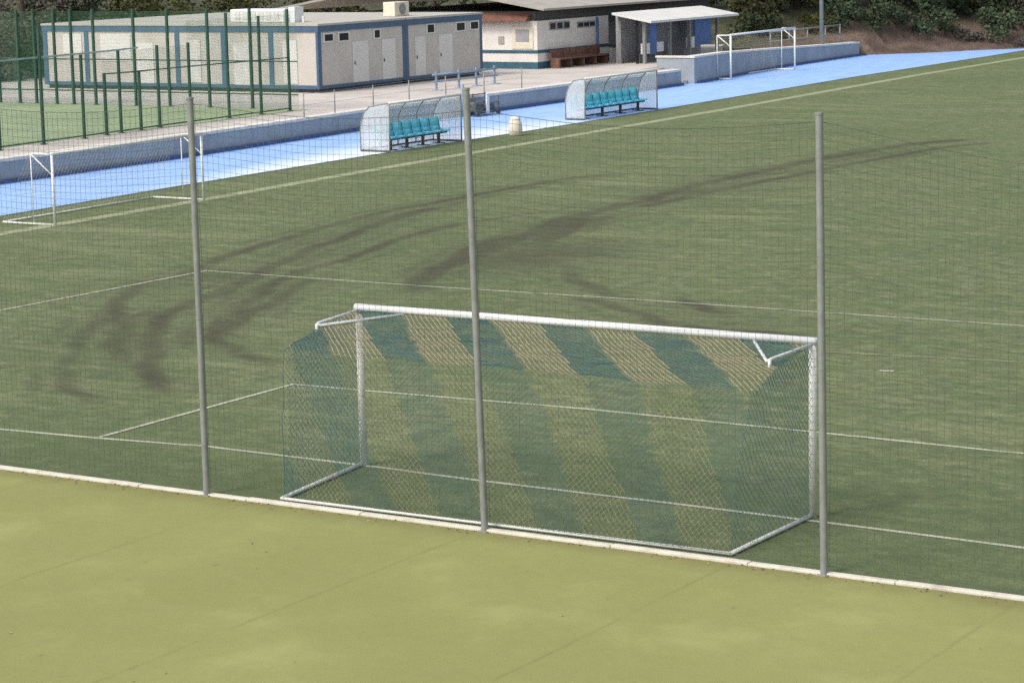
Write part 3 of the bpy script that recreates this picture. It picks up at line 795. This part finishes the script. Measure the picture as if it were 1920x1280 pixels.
b = MB(); b.tube([(-50.9, 87.55, 3.28), (-50.1, 87.55, 3.2), (-50.1, 87.55, .9)], .07, 8); b.build('drainpipe', M['royal'], cl)
b = MB(); b.box((-50.25, 89.0, TZ), (-50.05, 93.2, 1.55)); b.build('parapet', M['white_wall'], cl)
b = MB(); b.box((-50.3, 89.0, 1.553), (-50.0, 93.2, 1.68)); b.build('parapet_cap', M['teal'], cl)

bc = thing('wooden_bench', 'red brown wooden bench stack by the white clubhouse wall', 'bench', (-49.6, 84, TZ))
for i, yy in enumerate((82.2, 83.5, 84.8, 86.1)):
    b = MB(); b.box((-49.9, yy, TZ+.45), (-49.3, yy+1.22, TZ+.52)); b.box((-49.93, yy, TZ+.55), (-49.85, yy+1.22, TZ+.95+.04*(i % 2)))
    b.build('seat_slab', M['wood'], bc)
for yy in (82.25, 83.45, 84.75, 86.05, 87.25):
    b = MB(); b.box((-49.9, yy-.06, TZ), (-49.35, yy+.06, TZ+.447)); b.build('leg', M['wood'], bc)

# ------------------------------------------------------------------ open pavilion
pv = thing('pavilion', 'open sided pavilion with pale sloping roof and blue posts', 'pavilion', (-47, 87, TZ))
b = MB(); b.prism([(-46.1, 86.3), (-46.1, 96.6), (-48.5, 96.6), (-48.5, 86.3)], [2.98, 2.98, 3.42, 3.42], [3.10, 3.10, 3.54, 3.54]); b.build('roof', M['roof_white'], pv)
for (x, y) in ((-46.9, 87.0), (-47, 90.0), (-47, 92.3), (-47.2, 96.0), (-48.3, 86.85)):
    b = MB(); b.box((x-.08, y-.08, TZ), (x+.08, y+.08, 3.12)); b.build('post', M['steel'], pv)
for (ya, yb, za, zb, mm, nm) in ((86.75, 86.92, TZ, 3.1, 'glass', 'dark_post'), (88.2, 88.9, TZ+.4, 2.95, 'royal', 'blue_panel'), (87.3, 88.15, 1.28, 1.85, 'white', 'white_panel'),
                             (88.95, 89.7, 1.33, 1.85, 'white', 'white_panel'), (92.45, 93.3, 1.35, 1.95, 'white', 'white_panel'), (93.35, 95.3, 1.45, 3.1, 'royal', 'blue_panel')):
    b = MB(); b.box((-47.3, ya, za), (-47.2, yb, zb)); b.build(nm, M[mm], pv)
b = MB(); b.box((-48.6, 86.9, TZ), (-48.45, 96.4, 3.38)); b.build('rear_wall', M['shade_wall'], pv)
b = MB(); b.box((-47.5, 87.2, TZ), (-47.32, 92.2, 1.3)); b.build('counter', M['dark_frame'], pv)

# ------------------------------------------------------------------ lamp post, guard rail
lp = thing('lamp_post', 'tall pale grey floodlight post above the far end of the wall', 'lamp post', (-44.9, 105, .75))
b = MB(); b.tube([(-44.9, 105, .7), (-44.9, 105, 5), (-44.9, 105, 11)], [.13, .11, .07], 12); b.build('pole', M['steel'], lp, True)
b = MB(); b.box((-45.1, 104.8, .7), (-44.7, 105.2, .86)); b.build('base', M['steel'], lp)
b = MB(); b.box((-44.95, 104.2, 10.9), (-44.85, 105.8, 11.0)); b.build('cross_arm', M['steel'], lp)
for yy in (104.4, 105.6):
    b = MB(); b.box((-44.9, yy-.25, 11.0), (-44.6, yy+.25, 11.35)); b.build('floodlight', M['dark'], lp)
gr = thing('guard_rail', 'weathered grey guard rail beside the floodlight post', 'railing', (-46, 104, .8))
for y in (100.0, 102.5, 105.0, 107.5, 109.6):
    b = MB(); b.tube([(-45.8, y, .75), (-45.8, y, 1.95)], .045, 8); b.build('post', M['steel'], gr, True)
for zz in (1.35, 1.9):
    b = MB(); b.tube([(-45.8, 99.9, zz), (-45.8, 109.7, zz)], .04, 8); b.build('rail', M['steel'], gr, True)

# ------------------------------------------------------------------ hillside
SITE = [(-44.9, 110.3), (-41.1, 114), (-37.7, 119), (-20, 127), (40, 140), (120, 150)]
BACK = [(-44.9, 110.3), (-50, 106.5), (-63, 105), (-69, 98), (-72, 85), (-73, 70), (-73, 56), (-76, 30), (-84, -40)]
LINE = np.array(BACK[::-1] + SITE[1:], float)
def hill_d(x, y):
    best = 1e9; sg = 1
    for a, b_ in zip(LINE[:-1], LINE[1:]):
        ab = b_-a; t = max(0, min(1, ((x-a[0])*ab[0]+(y-a[1])*ab[1])/(ab@ab)))
        dx, dy = x-a[0]-t*ab[0], y-a[1]-t*ab[1]; d = math.hypot(dx, dy)
        if d < best - 1e-9:
            best = d; sg = 1 if (ab[0]*(y-a[1]) - ab[1]*(x-a[0])) > 0 else -1
    return best*sg
def hill_z(x, y):
    d = hill_d(x, y)
    if d < 0: return -.6
    base = .0 if x > -45 else .78
    if x <= -45: base = .78
    s = min(1, d/6.); s = s*s*(3-2*s)
    return base*1 - .05 + 1.5*s + .17*max(0, d-3) + .35*s*noise.noise(Vector((x*.25, y*.25, 0))) + .9*min(1, d/20)*noise.noise(Vector((x*.06, y*.06, 3)))
# rows follow the foot of the slope outwards
foot = smooth_poly([tuple(p) for p in LINE], 8)
tang = np.gradient(foot, axis=0); tang /= np.linalg.norm(tang, axis=1)[:, None]
nrm = np.stack([-tang[:, 1], tang[:, 0]], 1)
for _ in range(8): nrm[1:-1] = (nrm[:-2]+nrm[1:-1]*2+nrm[2:])/4
nrm /= np.linalg.norm(nrm, axis=1)[:, None]
offs = np.array([0, .6, 1.3, 2, 3, 4, 5.2, 6.5, 8, 10, 13, 17, 22, 30, 45, 70, 110])
HX = foot[None, :, 0] + nrm[None, :, 0]*offs[:, None]; HY = foot[None, :, 1] + nrm[None, :, 1]*offs[:, None]
HZ = np.zeros_like(HX)
for i in range(HX.shape[0]):
    for j in range(HX.shape[1]):
        HZ[i, j] = hill_z(HX[i, j], HY[i, j]) if i else (-.1 if HX[i, j] > -45 else .6)
tag(grid_obj('hill', HX[:, ::-1], HY[:, ::-1], HZ[:, ::-1], M['bank']), kind='structure')

# ------------------------------------------------------------------ litter
lit = MB()
for i in range(420):
    x = random.uniform(-13, 12); near = random.random() < .93
    y = KY0 - .02 - abs(random.gauss(0, .09)) if near else random.uniform(-11, KY0)
    a = random.uniform(0, 6.28); L = random.uniform(.010, .026); q = random.uniform(.4, .8)
    pts = [(x+math.cos(a+k*math.pi/2)*L*(1 if k % 2 == 0 else q), y+math.sin(a+k*math.pi/2)*L*(1 if k % 2 == 0 else q), .004+random.uniform(0, .012)) for k in range(4)]
    lit.face(pts, i % 3)
lo_ = lit.build('leaf_litter', [mat('dry_leaf', (.16, .10, .05), .9, .3, 3), mat('dark_leaf', (.06, .055, .03), .9, .3, 3), mat('pale_leaf', (.36, .32, .2), .9, .2, 3)])
tag(lo_, 'scattered dry leaves and crumbs along the kerb on the olive field', 'leaves', kind='stuff')

# ------------------------------------------------------------------ trees and bushes
def leaf_mesh(name, blobs, n_per, size, m, flat=.7):
    V = []; 
    for (c, r) in blobs:
        k = int(n_per*max(.4, r))
        d = rng.normal(size=(k, 3)); d /= np.linalg.norm(d, axis=1)[:, None]
        rad = r*rng.uniform(.35, 1.0, k)**.6
        p = np.array(c) + d*rad[:, None]*np.array([1, 1, flat])
        a = rng.normal(size=(k, 3)); a /= np.linalg.norm(a, axis=1)[:, None]
        b = np.cross(a, rng.normal(size=(k, 3))); b /= np.linalg.norm(b, axis=1)[:, None]
        s = rng.uniform(.5, 1.2, k)[:, None]*size
        q = np.stack([p-a*s*.5, p+b*s*.32, p+a*s*.5, p-b*s*.32], 1); V.append(q.reshape(-1, 3))
    V = np.concatenate(V); F = np.arange(len(V)).reshape(-1, 4)
    me = bpy.data.meshes.new(name); me.from_pydata(V.tolist(), [], F.tolist()); me.update(); me.materials.append(m)
    return me
def make_tree(h, cr, low, leaf, n_blob, n_per, size, label):
    t = thing('tree', label, 'tree', (0, 0, 0), 'trees on the slope behind the buildings')
    b = MB(); lean = random.uniform(-.3, .3)
    b.tube([(0, 0, -.3), (lean*.3, .05, h*.3), (lean, .1, h*.62), (lean*1.2, 0, h*.9)], [.20, .16, .10, .03], 8)
    blobs = []
    for i in range(n_blob):
        zz = random.uniform(low, h); rel = (zz-low)/(h-low)
        rr = cr*math.sqrt(max(.08, 1-(2*rel-.85)**2))*random.uniform(.35, 1.0); w = random.uniform(0, 6.283)
        blobs.append(((rr*math.cos(w), rr*math.sin(w), zz), random.uniform(.45, .95)))
        if i % 4 == 0:
            z0 = max(h*.25, zz-1.2); b.tube([(lean*.5, .05, z0), (rr*.5*math.cos(w), rr*.5*math.sin(w), (z0+zz)/2), (rr*.9*math.cos(w), rr*.9*math.sin(w), zz)], [.07, .045, .015], 5)
    o = b.build('trunk', M['bark'], t, True)
    me = leaf_mesh('crown', blobs, n_per, size, leaf)
    c = bpy.data.objects.new('crown', me); COL.objects.link(c); c.parent = t
    return t
T = [make_tree(6.5, 2.6, .3, M['leaf'], 60, 130, .26, ''), make_tree(7.5, 2.8, .4, M['leaf_dark'], 64, 130, .26, ''),
     make_tree(5.5, 2.4, .2, M['leaf'], 54, 130, .24, ''), make_tree(7.0, 2.6, .4, M['leaf_dry'], 60, 75, .22, '')]
TREES = [ # variant, x, y, scale, label
 (3, -75, 66.5, 1.0, 'bare grey brown tree left of the cream cabin, at the left edge of the view'),
 (3, -77, 71.5, 1.1, 'sparse grey tree behind the left end of the cream cabin'),
 (1, -77, 75, 1.0, 'dark green tree beside the sparse grey tree, behind the cabin front'),
 (0, -75.5, 81, 1.1, 'olive green tree behind the cabin front, between the dark tree and the white rooftop unit'),
 (2, -75, 88, 1.1, 'small olive tree behind the long white rooftop unit'),
 (0, -73.5, 95, 1.0, 'olive tree between the long white rooftop unit and the boxy air conditioner'),
 (1, -70, 101.5, 1.0, 'dark tree behind the boxy air conditioner on the cabin roof'),
 (0, -64, 109, 1.0, 'olive tree rising behind the left end of the grey clubhouse roof'),
 (1, -57, 111, 1.0, 'dark tree behind the ridge of the grey clubhouse roof'),
 (2, -52, 110.5, 1.1, 'olive tree behind the pale pavilion roof'),
 (0, -50.5, 113.5, 1.1, 'olive tree between the pavilion roof and the farther white goal'),
 (1, -49, 116.5, 1.1, 'dark tree above the farther white goal, left of the floodlight post'),
 (1, -45.5, 119.5, 1.0, 'dark tree directly right of the floodlight post'),
 (2, -42.5, 123.5, 1.2, 'mid green tree on the earth bank, second to the right of the floodlight post'),
 (1, -39.5, 127, 1.1, 'dark tree on the earth bank, third to the right of the floodlight post'),
 (0, -38.5, 130, 1.1, 'olive tree on the earth bank near the right edge of the view'),
 (3, -39, 123.8, .9, 'thin dry tree on the earth bank at the right edge of the view'),
 (1, -82, 85, 1.3, 'tall dark tree standing behind the row of olive trees at the cabin'),
]
used = set()
for v, x, y, s, lab in TREES:
    z = hill_z(x, y); rz = random.uniform(0, 6.28)
    if v not in used:
        used.add(v); r = T[v]; r.location = (x, y, z); r.rotation_euler = (0, 0, rz); r.scale = (s,)*3; r['label'] = lab
    else: clone(T[v], (x, y, z), rz, s, lab)
def make_bush(r, leaf, n):
    bl = [((random.uniform(-r, r), random.uniform(-r, r), random.uniform(.1, r*.8)), random.uniform(.3, .6)) for _ in range(n)]
    o = bpy.data.objects.new('bush', leaf_mesh('bush', bl, 170, .2, leaf)); COL.objects.link(o)
    return tag(o, '', 'bush', 'bushes on the earth bank')
Bs = [make_bush(1.3, M['leaf_dark'], 16), make_bush(1.1, M['leaf'], 14), make_bush(1.0, M['leaf_dry'], 12)]
BUSHES = [
 (2, -73.6, 65.6, 1.2, 'dry grey bush left of the cream cabin behind the green court'),
 (0, -74.6, 69.6, 1.2, 'dark bush at the left end of the cream cabin'),
 (1, -74.2, 72, 1.5, 'olive bush behind the second blue frame of the cabin front'),
 (1, -74.5, 77, 1.6, 'olive bush behind the middle of the cream cabin front'),
 (0, -73.5, 83, 1.6, 'dark bush behind the cabin front, just left of the long white rooftop unit'),
 (1, -72.5, 89, 1.7, 'olive bush right behind the long white rooftop unit'),
 (0, -71, 94.5, 1.6, 'dark bush between the long white rooftop unit and the boxy air conditioner'),
 (1, -69.5, 99, 1.6, 'olive bush behind the boxy air conditioner on the cabin roof'),
 (0, -66.5, 104, 1.6, 'dark bush between the boxy air conditioner and the grey clubhouse roof'),
 (0, -62, 107.5, 1.1, 'dark bush behind the left half of the grey clubhouse roof'),
 (0, -51, 109, 1.1, 'dark bush behind the pale pavilion roof'),
 (1, -48.5, 111.5, 1.0, 'olive bush behind the farther white goal'),
 (0, -47.2, 113.2, 1.2, 'dark bush behind the guard rail, left of the floodlight post'),
 (0, -45.2, 115.2, 1.2, 'dark bush right of the floodlight post, above the end of the wall'),
 (0, -42.8, 117.8, 1.3, 'dark bush on the reddish bank, second to the right of the floodlight post'),
 (2, -41, 119, .9, 'dry bush on the reddish bank, beside the second dark bush right of the floodlight post'),
 (0, -40.2, 121.2, 1.3, 'dark bush in the middle of the reddish bank'),
 (0, -43.6, 121.0, 1.9, 'large dark bush under the tree directly right of the floodlight post'),
 (0, -40.6, 124.6, 2.0, 'large dark bush behind the middle of the reddish bank'),
 (0, -47.5, 117.5, 1.8, 'large dark bush directly behind the floodlight post'),
 (0, -38.8, 126.0, 2.0, 'large dark bush at the top of the bank, at the right edge of the view'),
 (0, -37.3, 123.8, 1.2, 'dark bush high on the reddish bank near the right edge'),
 (2, -38.2, 120.5, .6, 'small dry bush low on the reddish bank at the right edge'),
]
used = set()
for v, x, y, s, lab in BUSHES:
    o = Bs[v] if v not in used else Bs[v].copy()
    if v in used: COL.objects.link(o)
    used.add(v); o.location = (x, y, hill_z(x, y)-.1); o.scale = (s,)*3; o.rotation_euler = (0, 0, random.uniform(0, 6.28)); o['label'] = lab

# ------------------------------------------------------------------ camera
r = Vector((0.8484678402879593, 0.5288046870063835, -0.02163162030839856))
u = Vector((-0.06832998373630134, 0.14998277159883786, 0.9863245822477142))
f = Vector((-0.5248174323702318, 0.8353865998587789, -0.16338877396169432))
cam = bpy.data.cameras.new('camera'); co = bpy.data.objects.new('camera', cam); COL.objects.link(co)
m = Matrix.Identity(4)
for i in range(3): m[i][0], m[i][1], m[i][2] = r[i], u[i], -f[i]
m.translation = Vector((17.692692658256725, -29.80892011654068, 7.963174205054152))
co.matrix_world = m
cam.sensor_width = 36; cam.lens = 87.01; cam.clip_start = .5; cam.clip_end = 2000
sc.camera = co

# ------------------------------------------------------------------ light: bright overcast
w = bpy.data.worlds.new('World'); sc.world = w; w.use_nodes = True
nt = w.node_tree; bg = nt.nodes['Background']
sky = nt.nodes.new('ShaderNodeTexSky'); sky.sky_type = 'NISHITA'; sky.sun_disc = False
EL, AZ = math.radians(50), math.radians(-158)      # veiled sun, high behind the camera's left
sky.sun_elevation = EL; sky.sun_rotation = AZ; sky.dust_density = 4.0; sky.air_density = 1.2; sky.ozone_density = .6
hs = nt.nodes.new('ShaderNodeHueSaturation'); hs.inputs['Saturation'].default_value = .55
nt.links.new(sky.outputs['Color'], hs.inputs['Color']); nt.links.new(hs.outputs['Color'], bg.inputs['Color']); bg.inputs['Strength'].default_value = .14
sl = bpy.data.lights.new('sun', 'SUN'); sl.energy = 1.15; sl.angle = math.radians(16); sl.color = (1, .96, .90)
so = bpy.data.objects.new('sun', sl); COL.objects.link(so)
dirv = Vector((math.sin(AZ)*math.cos(EL), math.cos(AZ)*math.cos(EL), math.sin(EL)))
so.rotation_euler = dirv.to_track_quat('Z', 'Y').to_euler()
vs = sc.view_settings; vs.view_transform = 'Standard'; vs.look = 'None'; vs.exposure = .55; vs.gamma = 1
sc.cycles.use_denoising = False; sc.cycles.use_adaptive_sampling = False
sc.cycles.transparent_max_bounces = 24
